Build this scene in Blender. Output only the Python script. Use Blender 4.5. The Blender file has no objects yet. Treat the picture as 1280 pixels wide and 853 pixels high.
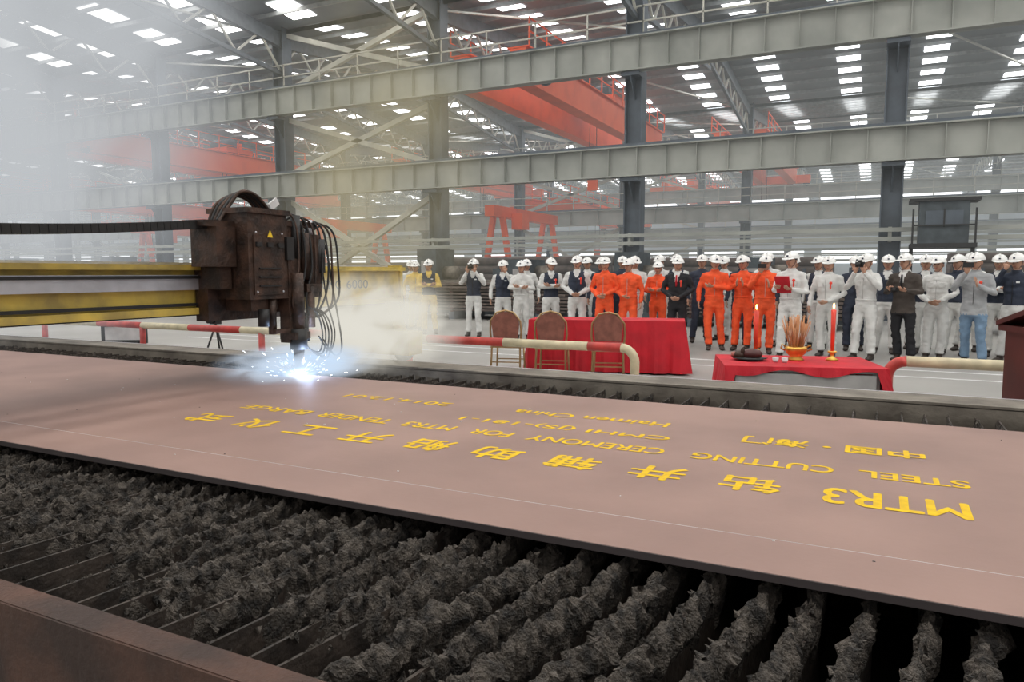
import bpy, math, random
import numpy as np
from mathutils import Vector, Matrix, noise
random.seed(7)
scene = bpy.context.scene
V = Vector
try:
    scene.view_settings.view_transform = 'Standard'
except Exception as e:
    print('vt', e)

# ------------------------------------------------------------------ materials
def mat(name, col, rough=0.6, metal=0.0, nscale=4.0, namt=0.15, bump=0.0, bscale=30.0, col2=None, emit=None, estr=0.0, spec=0.5):
    m = bpy.data.materials.new(name); m.use_nodes = True
    nt = m.node_tree; N = nt.nodes; L = nt.links
    b = N['Principled BSDF']
    b.inputs['Roughness'].default_value = rough
    b.inputs['Metallic'].default_value = metal
    b.inputs['Specular IOR Level'].default_value = spec
    tc = N.new('ShaderNodeTexCoord')
    nz = N.new('ShaderNodeTexNoise'); nz.inputs['Scale'].default_value = nscale
    nz.inputs['Detail'].default_value = 5
    L.new(tc.outputs['Object'], nz.inputs['Vector'])
    rp = N.new('ShaderNodeValToRGB')
    c = list(col)
    if col2 is None:
        lo = [x*(1-namt) for x in c]; hi = [min(1, x*(1+namt)) for x in c]
    else:
        lo, hi = list(col2), c
    rp.color_ramp.elements[0].position = 0.35; rp.color_ramp.elements[1].position = 0.65
    rp.color_ramp.elements[0].color = (*lo, 1); rp.color_ramp.elements[1].color = (*hi, 1)
    L.new(nz.outputs['Fac'], rp.inputs['Fac'])
    L.new(rp.outputs['Color'], b.inputs['Base Color'])
    if bump > 0:
        n2 = N.new('ShaderNodeTexNoise'); n2.inputs['Scale'].default_value = bscale
        n2.inputs['Detail'].default_value = 6
        L.new(tc.outputs['Object'], n2.inputs['Vector'])
        bp = N.new('ShaderNodeBump'); bp.inputs['Strength'].default_value = bump
        bp.inputs['Distance'].default_value = 0.02
        L.new(n2.outputs['Fac'], bp.inputs['Height'])
        L.new(bp.outputs['Normal'], b.inputs['Normal'])
    if emit:
        b.inputs['Emission Color'].default_value = (*emit, 1)
        b.inputs['Emission Strength'].default_value = estr
    return m

M = {}
M['plate'] = mat('primed_steel', (0.325,0.205,0.172), 0.56, 0, 1.6, 0.10, 0.03, 60, col2=(0.255,0.160,0.136), spec=.4)
M['edge'] = mat('cut_edge', (0.05,0.04,0.04), 0.6)
M['yellowpaint'] = mat('yellow_paint', (0.80,0.52,0.02), 0.8, 0, 30, 0, 0, 30, col2=(0.66,0.42,0.03), spec=.2)
M['slag'] = mat('slag', (0.13,0.108,0.088), 0.62, 0.0, 26, 0, 1.0, 140, col2=(0.014,0.011,0.009), spec=.5)
M['sheet'] = mat('slat_sheet_steel', (0.06,0.045,0.036), 0.6, 0.2, 12, 0, 0.3, 60, col2=(0.022,0.017,0.014))
M['pit'] = mat('pit_dark', (0.02,0.017,0.015), 0.9)
M['rust'] = mat('rusty_frame', (0.11,0.052,0.034), 0.6, 0.3, 5, 0, 0.4, 40, col2=(0.045,0.026,0.020))
M['frame'] = mat('table_frame_steel', (0.25,0.22,0.18), 0.6, 0.3, 5, 0, 0.2, 40, col2=(0.13,0.11,0.09))
M['floor'] = mat('concrete', (0.37,0.36,0.34), 0.55, 0, 0.35, 0, 0.05, 20, col2=(0.27,0.26,0.245))
M['girder'] = mat('girder_grey_paint', (0.43,0.44,0.40), 0.5, 0, 0.7, 0, 0, col2=(0.31,0.32,0.29))
M['column'] = mat('column_paint', (0.085,0.105,0.13), 0.5, 0, 1.5, 0.2)
M['brace'] = mat('brace_paint', (0.52,0.51,0.45), 0.5, 0, 1.5, 0.1)
M['roof'] = mat('roof_sheet', (0.22,0.235,0.25), 0.6, 0, 0.5, 0.1)
M['rafter'] = mat('rafter_paint', (0.11,0.125,0.14), 0.5)
M['purlin'] = mat('purlin_galv', (0.30,0.31,0.31), 0.5)
M['wall'] = mat('wall_sheet', (0.42,0.46,0.50), 0.6, 0, 0.3, 0.1)
M['orange'] = mat('crane_orange', (0.95,0.12,0.025), 0.45, 0, 1.0, 0.12)
M['yellow'] = mat('gantry_yellow', (0.66,0.48,0.09), 0.45, 0, 5.0, 0, 0.08, 30, col2=(0.36,0.27,0.08))
M['steel'] = mat('guide_steel', (0.62,0.62,0.66), 0.3, 0.6, 8, 0.1)
M['blk'] = mat('black_rubber', (0.015,0.014,0.014), 0.5)
M['grime'] = mat('grimy_brown', (0.085,0.045,0.030), 0.5, 0.3, 9, 0, 0.4, 40, col2=(0.022,0.015,0.012))
M['redpaint'] = mat('rail_red', (0.50,0.05,0.04), 0.45, 0, 8, 0.2)
M['cream'] = mat('rail_cream', (0.62,0.54,0.36), 0.45, 0, 8, 0.15)
M['cloth_red'] = mat('red_cloth', (0.50,0.008,0.02), 0.75, 0, 4, 0.15, 0.2, 20)
M['greyboard'] = mat('grey_board', (0.38,0.37,0.36), 0.6)
M['chair'] = mat('chair_fabric', (0.24,0.09,0.065), 0.7, 0, 12, 0.2)
M['chairm'] = mat('chair_metal', (0.42,0.28,0.14), 0.35, 0.7)
M['wood_dark'] = mat('dark_wood', (0.07,0.016,0.014), 0.4, 0, 3, 0.25)
M['gold'] = mat('gold', (0.75,0.45,0.10), 0.3, 0.8)
M['candle'] = mat('candle_wax', (0.85,0.06,0.03), 0.4)
M['incense'] = mat('incense_stick', (0.62,0.30,0.14), 0.7)
M['flame'] = mat('flame', (1,0.6,0.2), 0.5, emit=(1,0.5,0.12), estr=12)
M['spark'] = mat('plasma_arc', (1,1,1), 0.5, emit=(0.75,0.86,1.0), estr=160)
M['ember'] = mat('flying_sparks', (1,1,1), 0.5, emit=(0.85,0.92,1.0), estr=12)
M['sky'] = mat('skylight_sheet', (0.9,0.95,1), 0.5, emit=(0.98,0.99,1.0), estr=5.5)
M['skyfront'] = mat('skylight_sheet_boosted', (0.9,0.95,1), 0.5, emit=(1.0,0.98,0.94), estr=7.8)  # front bay skylights, added large and strong as the main light
M['winb'] = mat('daylight_glazing', (0.9,0.95,1), 0.5, emit=(0.95,0.98,1.0), estr=2.5)
M['signw'] = mat('sign_white', (0.7,0.7,0.7), 0.5)
M['signy'] = mat('warning_yellow', (0.9,0.6,0.03), 0.5)
M['pipe'] = mat('pipe_stock', (0.13,0.10,0.085), 0.6, 0.3, 3, 0.3)
M['machine'] = mat('machine_paint', (0.06,0.075,0.085), 0.5, 0.1, 3, 0.3)
# people
M['skin'] = mat('skin', (0.50,0.28,0.19), 0.55, 0, 10, 0.08)
M['hair'] = mat('hair', (0.012,0.01,0.01), 0.5)
M['eye'] = mat('eye_dark', (0.02,0.015,0.012), 0.3)
M['lip'] = mat('lips', (0.38,0.14,0.11), 0.5)
M['helmet'] = mat('hardhat_white', (0.85,0.85,0.83), 0.25, 0, 4, 0.03)
M['c_white'] = mat('coverall_white', (0.66,0.66,0.64), 0.8, 0, 7, 0.10, 0.8, 12)
M['c_orange'] = mat('coverall_orange', (0.85,0.10,0.025), 0.8, 0, 7, 0.15, 0.8, 12)
M['c_white_tinted'] = mat('coverall_white_smoke_tint', (0.70,0.50,0.13), 0.8, 0, 7, 0.12, 0.8, 12)  # white coverall with the yellow smoke tint put into its colour
M['c_navy'] = mat('vest_navy', (0.025,0.033,0.055), 0.8, 0, 7, 0.2, 0.4, 14)
M['c_black'] = mat('suit_black', (0.012,0.012,0.015), 0.8, 0, 7, 0.2, 0.3, 14)
M['c_grey'] = mat('jacket_grey', (0.34,0.35,0.36), 0.8, 0, 7, 0.1, 0.6, 12)
M['c_brown'] = mat('suit_brown', (0.06,0.048,0.04), 0.8, 0, 7, 0.2, 0.3, 14)
M['c_jean'] = mat('jeans', (0.16,0.25,0.36), 0.85, 0, 9, 0.15, 0.4, 18)
M['boot'] = mat('boot_leather', (0.04,0.03,0.025), 0.5)

# ------------------------------------------------------------------ mesh builder
class MB:
    def __init__(s, name):
        s.name = name; s.v = []; s.f = []; s.m = []; s.sm = []; s.mats = []
    def mi(s, k):
        if k not in s.mats: s.mats.append(k)
        return s.mats.index(k)
    def add(s, vs, fs, k, smooth=False):
        o = len(s.v); i = s.mi(k)
        s.v += [tuple(p) for p in vs]
        for f in fs:
            s.f.append(tuple(o+a for a in f)); s.m.append(i); s.sm.append(smooth)
    def box(s, c, d, k, R=None):
        x, y, z = d[0]/2, d[1]/2, d[2]/2
        vs = [V(p) for p in [(-x,-y,-z),(x,-y,-z),(x,y,-z),(-x,y,-z),(-x,-y,z),(x,-y,z),(x,y,z),(-x,y,z)]]
        if R is not None: vs = [R @ p for p in vs]
        c = V(c)
        s.add([p+c for p in vs], [(0,3,2,1),(4,5,6,7),(0,1,5,4),(1,2,6,5),(2,3,7,6),(3,0,4,7)], k)
    def bar(s, p0, p1, w, h, k):
        p0, p1 = V(p0), V(p1); t = (p1-p0); L = t.length; t.normalize()
        up = V((0,0,1)) if abs(t.z) < 0.95 else V((0,1,0))
        sd = t.cross(up).normalized(); u = sd.cross(t)
        R = Matrix((t, sd, u)).transposed()
        s.box((p0+p1)/2, (L, w, h), k, R)
    def tube(s, pts, rad, k, seg=8, ref=None, caps=True, smooth=True):
        pts = [V(p) for p in pts]; n = len(pts)
        if not isinstance(rad, (list,)): rad = [rad]*n
        vs = []; fs = []; uu = V(ref) if ref is not None else None
        for i in range(n):
            t = (pts[min(i+1,n-1)] - pts[max(i-1,0)]).normalized()
            if uu is None:
                uu = V((1,0,0)) if abs(t.x) < 0.9 else V((0,0,1))
            u = uu - t*uu.dot(t)
            if u.length < 1e-4: u = t.orthogonal()
            u.normalize(); w = t.cross(u)
            if ref is None: uu = u
            r = rad[i]
            a, b = (r if isinstance(r, tuple) else (r, r))
            for j in range(seg):
                th = 2*math.pi*j/seg
                vs.append(pts[i] + u*a*math.cos(th) + w*b*math.sin(th))
        for i in range(n-1):
            for j in range(seg):
                j2 = (j+1) % seg
                fs.append((i*seg+j, i*seg+j2, (i+1)*seg+j2, (i+1)*seg+j))
        if caps:
            fs.append(tuple(range(seg-1,-1,-1))); fs.append(tuple((n-1)*seg+j for j in range(seg)))
        s.add(vs, fs, k, smooth)
    def ell(s, c, r, k, seg=12, rings=8, R=None, shape=None, z0=-1.0):
        vs = []; fs = []; c = V(c)
        for i in range(rings+1):
            ph = math.asin(z0) + (math.pi/2-math.asin(z0))*i/rings
            for j in range(seg):
                th = 2*math.pi*j/seg
                p = V((math.cos(ph)*math.cos(th), math.cos(ph)*math.sin(th), math.sin(ph)))
                if shape: p = shape(p)
                p = V((p.x*r[0], p.y*r[1], p.z*r[2]))
                if R is not None: p = R @ p
                vs.append(c+p)
        for i in range(rings):
            for j in range(seg):
                j2 = (j+1)%seg
                fs.append((i*seg+j, i*seg+j2, (i+1)*seg+j2, (i+1)*seg+j))
        fs.append(tuple(range(seg-1,-1,-1)))
        s.add(vs, fs, k, True)
    def lathe(s, c, prof, k, seg=20):
        c = V(c); s.tube([c+V((0,0,z)) for r,z in prof], [max(r,1e-4) for r,z in prof], k, seg)
    def poly(s, outline, p_off, k):
        n = len(outline); o = [V(p) for p in outline]; e = V(p_off)
        vs = o + [p+e for p in o]
        fs = [tuple(range(n-1,-1,-1)), tuple(range(n,2*n))] + [(i,(i+1)%n,n+(i+1)%n,n+i) for i in range(n)]
        s.add(vs, fs, k)
    def build(s, T=None):
        me = bpy.data.meshes.new(s.name)
        vs = s.v if T is None else [tuple(T @ V(p)) for p in s.v]
        me.from_pydata(vs, [], s.f)
        for k in s.mats: me.materials.append(M[k])
        me.polygons.foreach_set('material_index', s.m)
        me.polygons.foreach_set('use_smooth', s.sm)
        me.update()
        ob = bpy.data.objects.new(s.name, me); scene.collection.objects.link(ob)
        return ob

# ------------------------------------------------------------------ shed shell
XL, XR = -130.0, 48.0
ROWS = [-6.0, 25.2, 49.0, 73.0, 97.0]
EAVE, RISE = 12.0, 0.10
COLX = [0.2+8*k for k in range(-16, 6)]
b = MB('floor')
b.box(((XL+XR)/2, 45, -0.1), (XR-XL, 110, 0.2), 'floor'); b.build()
b = MB('ceiling')
sk = MB('skylight_panels'); skf = MB('skylight_strips')
tr = MB('roof_trusses')
for a, c in zip(ROWS[:-1], ROWS[1:]):
    mid = (a+c)/2; zr = EAVE + RISE*(c-a)/2
    for (y0,z0,y1,z1) in ((a,EAVE,mid,zr),(mid,zr,c,EAVE)):
        b.add([(XL,y0,z0),(XR,y0,z0),(XR,y1,z1),(XL,y1,z1),(XL,y0,z0+.1),(XR,y0,z0+.1),(XR,y1,z1+.1),(XL,y1,z1+.1)],
              [(0,1,2,3),(7,6,5,4)], 'roof')
        dy = y1-y0
        def zz(y): return z0+(z1-z0)*(y-y0)/dy
        n = int(dy/1.5)
        for i in range(n+1):
            y = y0+dy*i/n
            tr.box(((XL+XR)/2, y, zz(y)-0.14), (XR-XL-.4, 0.07, 0.16), 'purlin')
        for x in COLX:
            tr.bar((x,y0,z0-0.5),(x,y1,z1-0.5), 0.24, 0.6, 'rafter')
            tr.bar((x,y0,z0-1.6),(x,y1,z1-1.9), 0.14, 0.16, 'rafter')
            m_ = 6
            for i in range(m_):
                ya = y0+dy*i/m_; yb = y0+dy*(i+1)/m_
                za = z0-1.6+(z1-z0-.3)*(i/m_)
                tr.bar((x,ya,za),(x,(ya+yb)/2,zz((ya+yb)/2)-.6), .08,.08,'brace')
                tr.bar((x,(ya+yb)/2,zz((ya+yb)/2)-.6),(x,yb,z0-1.6+(z1-z0-.3)*((i+1)/m_)), .08,.08,'brace')
            if int(round((x-0.2)/8)) % 2 == 0:
                tr.bar((x,y0,z0-0.4),(x+8,y1,z1-0.4), 0.08, 0.08, 'brace')
        front = a < 0
        x = XL+3.5
        while x < XR-2:
            nseg = 7 if dy < 14 else 6
            for i in range(nseg):
                if not front and (random.random() < .08): continue
                ya = y0+dy*(i+0.15)/nseg; yb = y0+dy*(i+0.76)/nseg
                w = 1.1 if not front else 1.5
                t = sk if not front else skf
                if front and y0 > 0: w = 1.25
                t.add([(x,ya,zz(ya)-.03),(x,yb,zz(yb)-.03),(x+w,yb,zz(yb)-.03),(x+w,ya,zz(ya)-.03)], [(0,1,2,3)], 'sky' if not front else 'skyfront')
            x += 4.0
b.build(); sk.build(); skf.build(); tr.build()
b = MB('wall_back'); b.box(((XL+XR)/2, 97.2, 6), (XR-XL, .3, 12), 'wall'); b.build()
b = MB('wall_left'); b.box((XL-.15, 45.5, 6.5), (.3, 103, 13), 'wall'); b.build()
b = MB('wall_right'); b.box((XR+.15, 45.5, 6.5), (.3, 103, 13), 'wall'); b.build()
b = MB('window_1')
for x in np.arange(XL+4, XR-6, 8.0):
    b.box((x+2.5, 97.0, 9.7), (6.6, .08, 1.6), 'winb')
    b.box((x+2.5, 97.0, 3.4), (6.0, .08, 1.6), 'winb')
b.build()
b = MB('window_2')
for y in np.arange(0, 92, 8.0):
    b.box((XL+.05, y+4, 3.5), (.08, 6.5, 2.4), 'winb')
    b.box((XL+.05, y+4, 9.2), (.08, 6.5, 1.6), 'winb')
b.build()

def column_row(Y):
    b = MB('steel_column_row')
    for x in COLX:
        for sx in (-1, 1):
            b.box((x+sx*.28, Y, EAVE/2), (.04, .55, EAVE), 'column')
        b.box((x, Y, EAVE/2), (.56, .03, EAVE), 'column')
        b.box((x, Y, .04), (.9, .9, .08), 'column')
        for z in (4.62, 8.12):
            b.box((x, Y-.35, z), (.62, .7, .12), 'column')
            b.poly([V((x-.02,Y-.05,z-.05)), V((x-.02,Y-.7,z-.05)), V((x-.02,Y-.05,z-.75))], (.04,0,0), 'column')
    b.build()
LX = XR-XL-.4; XC = (XL+XR)/2
def girder(Y, z0, h, rail=True, st=1.0):
    b = MB('crane_runway_girder')
    b.box((XC, Y, z0+h/2), (LX, .03, h), 'girder')
    b.box((XC, Y, z0+.02), (LX, .42, .04), 'girder')
    b.box((XC, Y, z0+h-.02), (LX, .5, .04), 'girder')
    b.box((XC, Y, z0+h+.06), (LX, .08, .12), 'column')
    x = XL+.5
    while x < XR-.5:
        b.box((x, Y-.1, z0+h/2), (.02, .18, h-.08), 'girder')
        x += st
    b.build()
    if rail:
        r = MB('walkway_handrail')
        for zz_ in (.6, 1.1):
            r.box((XC, Y+.35, z0+h+zz_), (LX, .05, .05), 'brace')
        x = XL+.5
        while x < XR-.5:
            r.box((x, Y+.35, z0+h+.55), (.05,.05,1.1), 'brace'); x += 2.0
        r.box((XC, Y+.55, z0+h+.02), (LX, .6, .04), 'brace')
        r.build()
for Y in ROWS[1:4]:
    column_row(Y)
    girder(Y-.6, 8.2, 1.1, True, 1.0 if Y < 30 else 2.0)
    girder(Y-.6, 4.7, 1.0, Y > 30, 1.0 if Y < 30 else 2.0)
b = MB('service_pipe_run')
for Y, z in ((24.7,2.45),(24.7,2.72),(48.6,2.6),(48.6,3.2),(48.6,3.7),(72.6,3.0),(36,2.0),(36,2.5)):
    b.box((XC, Y, z), (LX, .12, .12), 'girder')
for x in COLX:
    b.box((x, 24.85, 2.58), (.1,.3,.45), 'girder'); b.box((x, 48.7, 3.1), (.1,.3,1.5), 'girder')
    b.box((x, 72.7, 3.0), (.1,.3,.3), 'girder'); b.box((x, 36, 1.3), (.15,.15,2.6), 'column')
b.build()
b = MB('column_cross_bracing')
def xb(x0, x1, Y, z0, z1):
    b.bar((x0,Y,z0),(x1,Y,z1), .2, .2, 'brace'); b.bar((x0,Y,z1),(x1,Y,z0), .2, .2, 'brace')
for k in (-3, 3, -9):
    for Y in ROWS[1:4]:
        x0 = .2+8*k
        xb(x0, x0+8, Y+.1, 5.7, 8.2); xb(x0, x0+8, Y+.1, .3, 4.7); xb(x0, x0+8, Y+.1, 9.3, 11.8)
b.build()

def crane(X, y0, y1, z, gap=2.6, h=1.3):
    b = MB('overhead_bridge_crane')
    for sx in (0, gap):
        b.box((X+sx, (y0+y1)/2, z+h/2), (.7, y1-y0, h), 'orange')
        b.box((X+sx, (y0+y1)/2, z+h+.05), (.95, y1-y0, .06), 'orange')
        n = int((y1-y0)/1.6)
        for i in range(n+1):
            y = y0+(y1-y0)*i/n
            b.box((X+sx+(.5 if sx else -.5), y, z+h+.6), (.06,.06,1.1), 'orange')
        for q in (.6, 1.1):
            b.box((X+sx+(.5 if sx else -.5), (y0+y1)/2, z+h+q), (.05, y1-y0, .05), 'orange')
    for y in (y0, y1):
        b.box((X+gap/2, y, z+.35), (gap+3, .6, .7), 'orange')
        for q in (-1.2, gap+1.2):
            b.tube([(X+q,y-.1,z+.05),(X+q,y+.1,z+.05)], .32, 'column', 12)
    ym = y0+(y1-y0)*.6
    b.box((X+gap/2, ym, z+h+.35), (gap+.6, 2.4, .35), 'orange')
    b.tube([(X+gap/2-.9,ym,z+h+.9),(X+gap/2+.9,ym,z+h+.9)], .4, 'column', 12)
    b.box((X+gap/2+.2, ym+.8, z+h+.8), (.9,.6,.6), 'orange')
    for q in (-.2,.2): b.box((X+gap/2+q, ym, z-.9), (.03,.03,3.4), 'blk')
    b.box((X+gap/2, ym, z-2.7), (.5,.35,.6), 'orange')
    b.build()
crane(-15.8, 27, 47.2, 9.0)
crane(-44, 27, 47.2, 8.4)
crane(-62, 51, 71.2, 9.4); crane(-36, 51, 71.2, 9.4); crane(-10, 51, 71.2, 9.4)
crane(-52, 27, 47.2, 5.9, 2.2, .8)
crane(-24, 51, 71.2, 5.9, 2.2, 1.0); crane(-75, 51, 71.2, 5.9, 2.2,1.0)
crane(-20, 75, 95, 9.4)

def gantry_legs(X, Y, z=5.0):
    b = MB('semi_gantry_crane')
    for y in (Y, Y+7):
        b.bar((X-1.0,y,.3),(X-.3,y,z), .28, .28, 'orange'); b.bar((X+1.0,y,.3),(X+.3,y,z), .28,.28,'orange')
        b.box((X,y,.25),(2.8,.5,.5),'orange'); b.box((X,y,z*.5),(1.2,.2,.2),'orange')
    b.box((X,Y+3.5,z+.3),(.6,9,.6),'orange')
    b.box((X+.7,Y+1.5,z-.2),(.7,.9,.9),'orange')
    b.build()
gantry_legs(-19.6, 37.5, 4.6); gantry_legs(-33, 37.5, 4.4); gantry_legs(-50, 38, 4.4)

def stack(X, Y, L, n, r, k='pipe', name='pipe_stack'):
    b = MB(name)
    for row in range(n):
        for i in range(n+3-row):
            y = Y+(i+row*.5)*2*r
            b.tube([(X,y,.3+r+row*1.74*r),(X+L,y,.3+r+row*1.74*r)], r, k, 10)
    for x in (X+.8, X+L-.8):
        b.box((x, Y+(n+2)*r, .15), (.2,(n+3)*2*r+.4,.3), 'column')
        for y in (Y-r-.1, Y+(n+2)*2*r+r+.1): b.box((x,y,.8),(.1,.1,1.6),'column')
    b.build()
stack(-26, 27, 8, 5, .18); stack(-36, 27, 8, 4, .2); stack(-8.5, 27, 7, 5, .19); stack(2, 27, 9, 5, .2); stack(-17, 27, 7.5, 5, .2); stack(-48, 27, 10, 5, .2)
def plate_pile(X, Y):
    b = MB('steel_plate_pile')
    for i in range(9):
        b.box((X+random.uniform(-.2,.2), Y+random.uniform(-.1,.1), .3+i*.1), (5, 2.0, .06), 'pipe')
        b.box((X-1.5,Y,.25+i*.1),(.12,2.0,.05),'wood_dark'); b.box((X+1.5,Y,.25+i*.1),(.12,2.0,.05),'wood_dark')
    b.box((X-1.5,Y,.12),(.2,2.0,.24),'column'); b.box((X+1.5,Y,.12),(.2,2.0,.24),'column')
    b.build()
plate_pile(-17, 20.6); plate_pile(-27, 20); plate_pile(5, 20.8); plate_pile(-3,20.8); plate_pile(-10.5,20.8)
def machine(X, Y, h):
    b = MB('workshop_machine')
    b.box((X,Y,.1),(3.4,1.6,.2),'machine'); b.box((X-1.2,Y,h*.5),(.8,1.3,h),'machine'); b.box((X+.3,Y,.65),(2.2,1.1,.9),'machine')
    b.box((X+.3,Y,1.15),(2.6,.8,.1),'frame'); b.tube([(X-.8,Y,1.45),(X-.3,Y,1.45)],.24,'frame',14)
    b.box((X+1.5,Y,1.35),(.4,.5,.5),'machine'); b.box((X-1.2,Y-.67,h*.7),(.4,.04,.5),'greyboard')
    for q in (-.5,.2,.9): b.box((X+q,Y-.6,.55),(.04,.1,.7),'blk')
    b.build()
for x,y,h in ((-22,23.2,2.1),(-13.5,23.2,2.3),(-9.8,23.2,1.9),(-6.0,23.2,2.1),(-2.1,23.2,1.9),(7,23.2,2.2),(-31,23,2.2),(-39,23.2,2.2)):
    machine(x,y,h)

b = MB('crane_operator_cabin')
b.box((1.5, 24.0, 2.2), (1.6,1.1,.12), 'blk'); b.box((1.5,24.0,2.85),(1.2,.9,1.2),'machine'); b.box((1.5,24.0,3.45),(1.7,1.1,.08),'blk')
b.box((1.5,23.53,2.95),(.9,.04,.4),'column'); b.box((1.5,23.5,2.95),(.04,.04,.5),'blk')
for x in (.75,2.25):
    b.box((x,23.5,2.7),(.05,.05,1.0),'blk'); b.box((x,24.0,1.1),(.1,.1,2.2),'blk')
b.box((1.5,23.48,2.75),(1.5,.04,.04),'blk')
b.build()

# ------------------------------------------------------------------ cutting table
b = MB('cutting_table_frame')
b.box((-4.6, .94, .35), (17, .03, .70), 'rust')
b.box((-4.6, .965, .695), (17, .07, .014), 'rust')
b.box((-4.6, .90, .30), (17, .06, .05), 'rust')
b.box((-4.6, 4.92, .35), (17, .16, .68), 'frame')
b.box((-4.6, 5.0, .695), (17, .32, .02), 'frame')
b.box((3.4, 2.9, .35), (.05, 3.9, .7), 'rust')
b.box((-4.6, 2.9, .12), (17, 4.0, .2), 'pit')
for y in (1.9, 2.9, 3.9):
    b.box((-4.6, y, .28), (17, .05, .16), 'rust')
b.build()
b = MB('gantry_rail_track')
b.box((-4.6, 5.85, .25), (17.5, .22, .5), 'frame'); b.box((-4.6, 5.85, .52), (17.5,.34,.04),'frame'); b.box((-4.6,5.85,.57),(17.5,.06,.07),'steel')
b.build()
b = MB('gantry_rail_track')
b.box((-7.6, .1, .25), (6.5, .22, .5), 'frame'); b.box((-7.6,.1,.57),(6.5,.06,.07),'steel')
b.build()

b = MB('slag_crusted_slats')
slx = -9.5
rs = random.Random(21)
while slx < 1.9:
    x0 = slx + rs.uniform(-.010,.010)
    ang = math.radians(1.5 + 9.0*max(0,min(1,(x0+3.5)/4.0)) + rs.uniform(-1.5,1.5))
    tn = math.tan(ang)
    dense = x0 > -4.2
    ys = list(np.linspace(.985, 1.96, 180 if dense else 70)) + list(np.linspace(2.0, 4.05, 6)) + list(np.linspace(4.12, 4.82, 40))
    wid = rs.uniform(.7, 1.15)*(.80 if x0 < -.9 else 1.0)
    bare = (1.27 if x0 < -.9 else .95) + .20*noise.noise(V((x0*1.7,3,0)))
    for (ya,yb,s0,s1) in ((.985,1.95,(.985-1.95)*tn,0),(1.95,4.82,0,0)):
        b.add([(x0+s0-.004,ya,.34),(x0+s0+.004,ya,.34),(x0+s0+.004,ya,.635),(x0+s0-.004,ya,.635),
               (x0+s1-.004,yb,.34),(x0+s1+.004,yb,.34),(x0+s1+.004,yb,.635),(x0+s1-.004,yb,.635)],
              [(0,1,2,3),(1,5,6,2),(4,7,6,5),(0,3,7,4),(3,2,6,7)],'sheet')
    prof = [(-.002,.545),(-.009,.568),(-.014,.594),(-.017,.620),(-.014,.641),(-.007,.656),(0,.662),(.007,.656),(.014,.641),(.017,.620),(.014,.594),(.009,.568),(.002,.545)]
    vs = []; fs = []; n = len(prof)
    def crust(y):
        return max(0.10, min(1, (y-bare)/.15+.5)) if y < 3 else .36
    for y in ys:
        sh = (min(y,1.95)-1.95)*tn
        h1 = noise.noise(V((x0*7, y*5, 1.3)))
        h2 = noise.noise(V((x0*11+5, y*19, 4.1)))
        h3 = noise.noise(V((x0*13+5, y*63, 8.1)))
        cr = crust(y)
        top = -.010 - .030*max(0,h1+.05) + .022*h2 + .020*h3 - (1-cr)*.022
        for j,(px,pz) in enumerate(prof):
            side = 1 if px > 0 else (-1 if px < 0 else 0)
            nn = noise.noise(V((x0*9+side*3.1, y*17, pz*14)))
            n2 = noise.noise(V((x0*15+side*9.1, y*47, pz*35)))
            n3 = noise.noise(V((x0*19+side*5.7, y*110, pz*80)))
            w = wid*cr*(.95 + 1.3*nn + 1.1*n2 + .6*n3 + .5*h1)
            w = max(w, .10)
            drip = -.10*max(0, noise.noise(V((x0*5+side*7, y*30, 2)))-.02)*cr if pz<.61 else 0
            vs.append((x0+sh+px*w*1.35, y+.005*n3, min(.683, pz+top*(1 if pz>.6 else .4)+drip+.012*n3)))
    for i in range(len(ys)-1):
        for j in range(n-1):
            fs.append((i*n+j, i*n+j+1, (i+1)*n+j+1, (i+1)*n+j))
    b.add(vs, fs, 'slag', False)
    for q in range(70 if dense else 24):
        y = rs.uniform(1.0, 1.95); cr = crust(y)
        if rs.random() > cr: continue
        sh = (y-1.95)*tn; sd = rs.choice((-1,1))
        base = V((x0+sh+sd*rs.uniform(.0,.012), y, rs.uniform(.595,.65)))
        d = V((sd*rs.uniform(.2,.9), rs.uniform(-.6,.6), rs.uniform(-1.2,.9))).normalized()
        L_ = rs.uniform(.010,.026); r = rs.uniform(.006,.013)
        o1 = d.orthogonal().normalized(); o2 = d.cross(o1)
        tip = base+d*L_; tip.z = min(tip.z,.682)
        b.add([base+o1*r, base+o2*r, base-o1*r, base-o2*r, tip+o1*r*.3, tip-o2*r*.3], [(0,1,4),(1,2,5,4),(2,3,5),(3,0,4,5)], 'slag')
    slx += .122
b.build()

b = MB('steel_plate')
b.box((-5.2, 2.995, .694), (13.4, 2.25, .022), 'plate')
b.box((-5.2, 1.868, .694), (13.4, .004, .02), 'edge')
for i in range(40):
    x = random.uniform(-6,.8); y = random.uniform(2.0,4.0)
    b.box((x,y,.7055),(random.uniform(.003,.010),.004,.002),'signw' if i%2 else 'edge')
b.box((-3,2.12,.7052),(9,.0012,.001),'signw')
b.build()

def fit_text(txt, xs, xe, yb, yt):
    cu = bpy.data.curves.new('t','FONT'); cu.body = txt; cu.size = 1
    o = bpy.data.objects.new('t', cu); scene.collection.objects.link(o)
    dg = bpy.context.evaluated_depsgraph_get()
    me = bpy.data.meshes.new_from_object(o.evaluated_get(dg))
    co = np.array([v.co[:] for v in me.vertices]) if len(me.vertices) else np.zeros((0,3))
    fs = [tuple(p.vertices) for p in me.polygons]
    bpy.data.objects.remove(o)
    if len(co) == 0: return [], []
    mn = co.min(0); mx = co.max(0)
    u = (co[:,0]-mn[0])/(mx[0]-mn[0]); w = (co[:,1]-mn[1])/(mx[1]-mn[1])
    X = xs+(xe-xs)*u; Y = yb+(yt-yb)*w
    return [(float(a),float(c),.7062) for a,c in zip(X,Y)], fs
b = MB('painted_lettering')
L1 = [('MTR3',.28,-.14,2.73,2.55)]
gx = -.28
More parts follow.
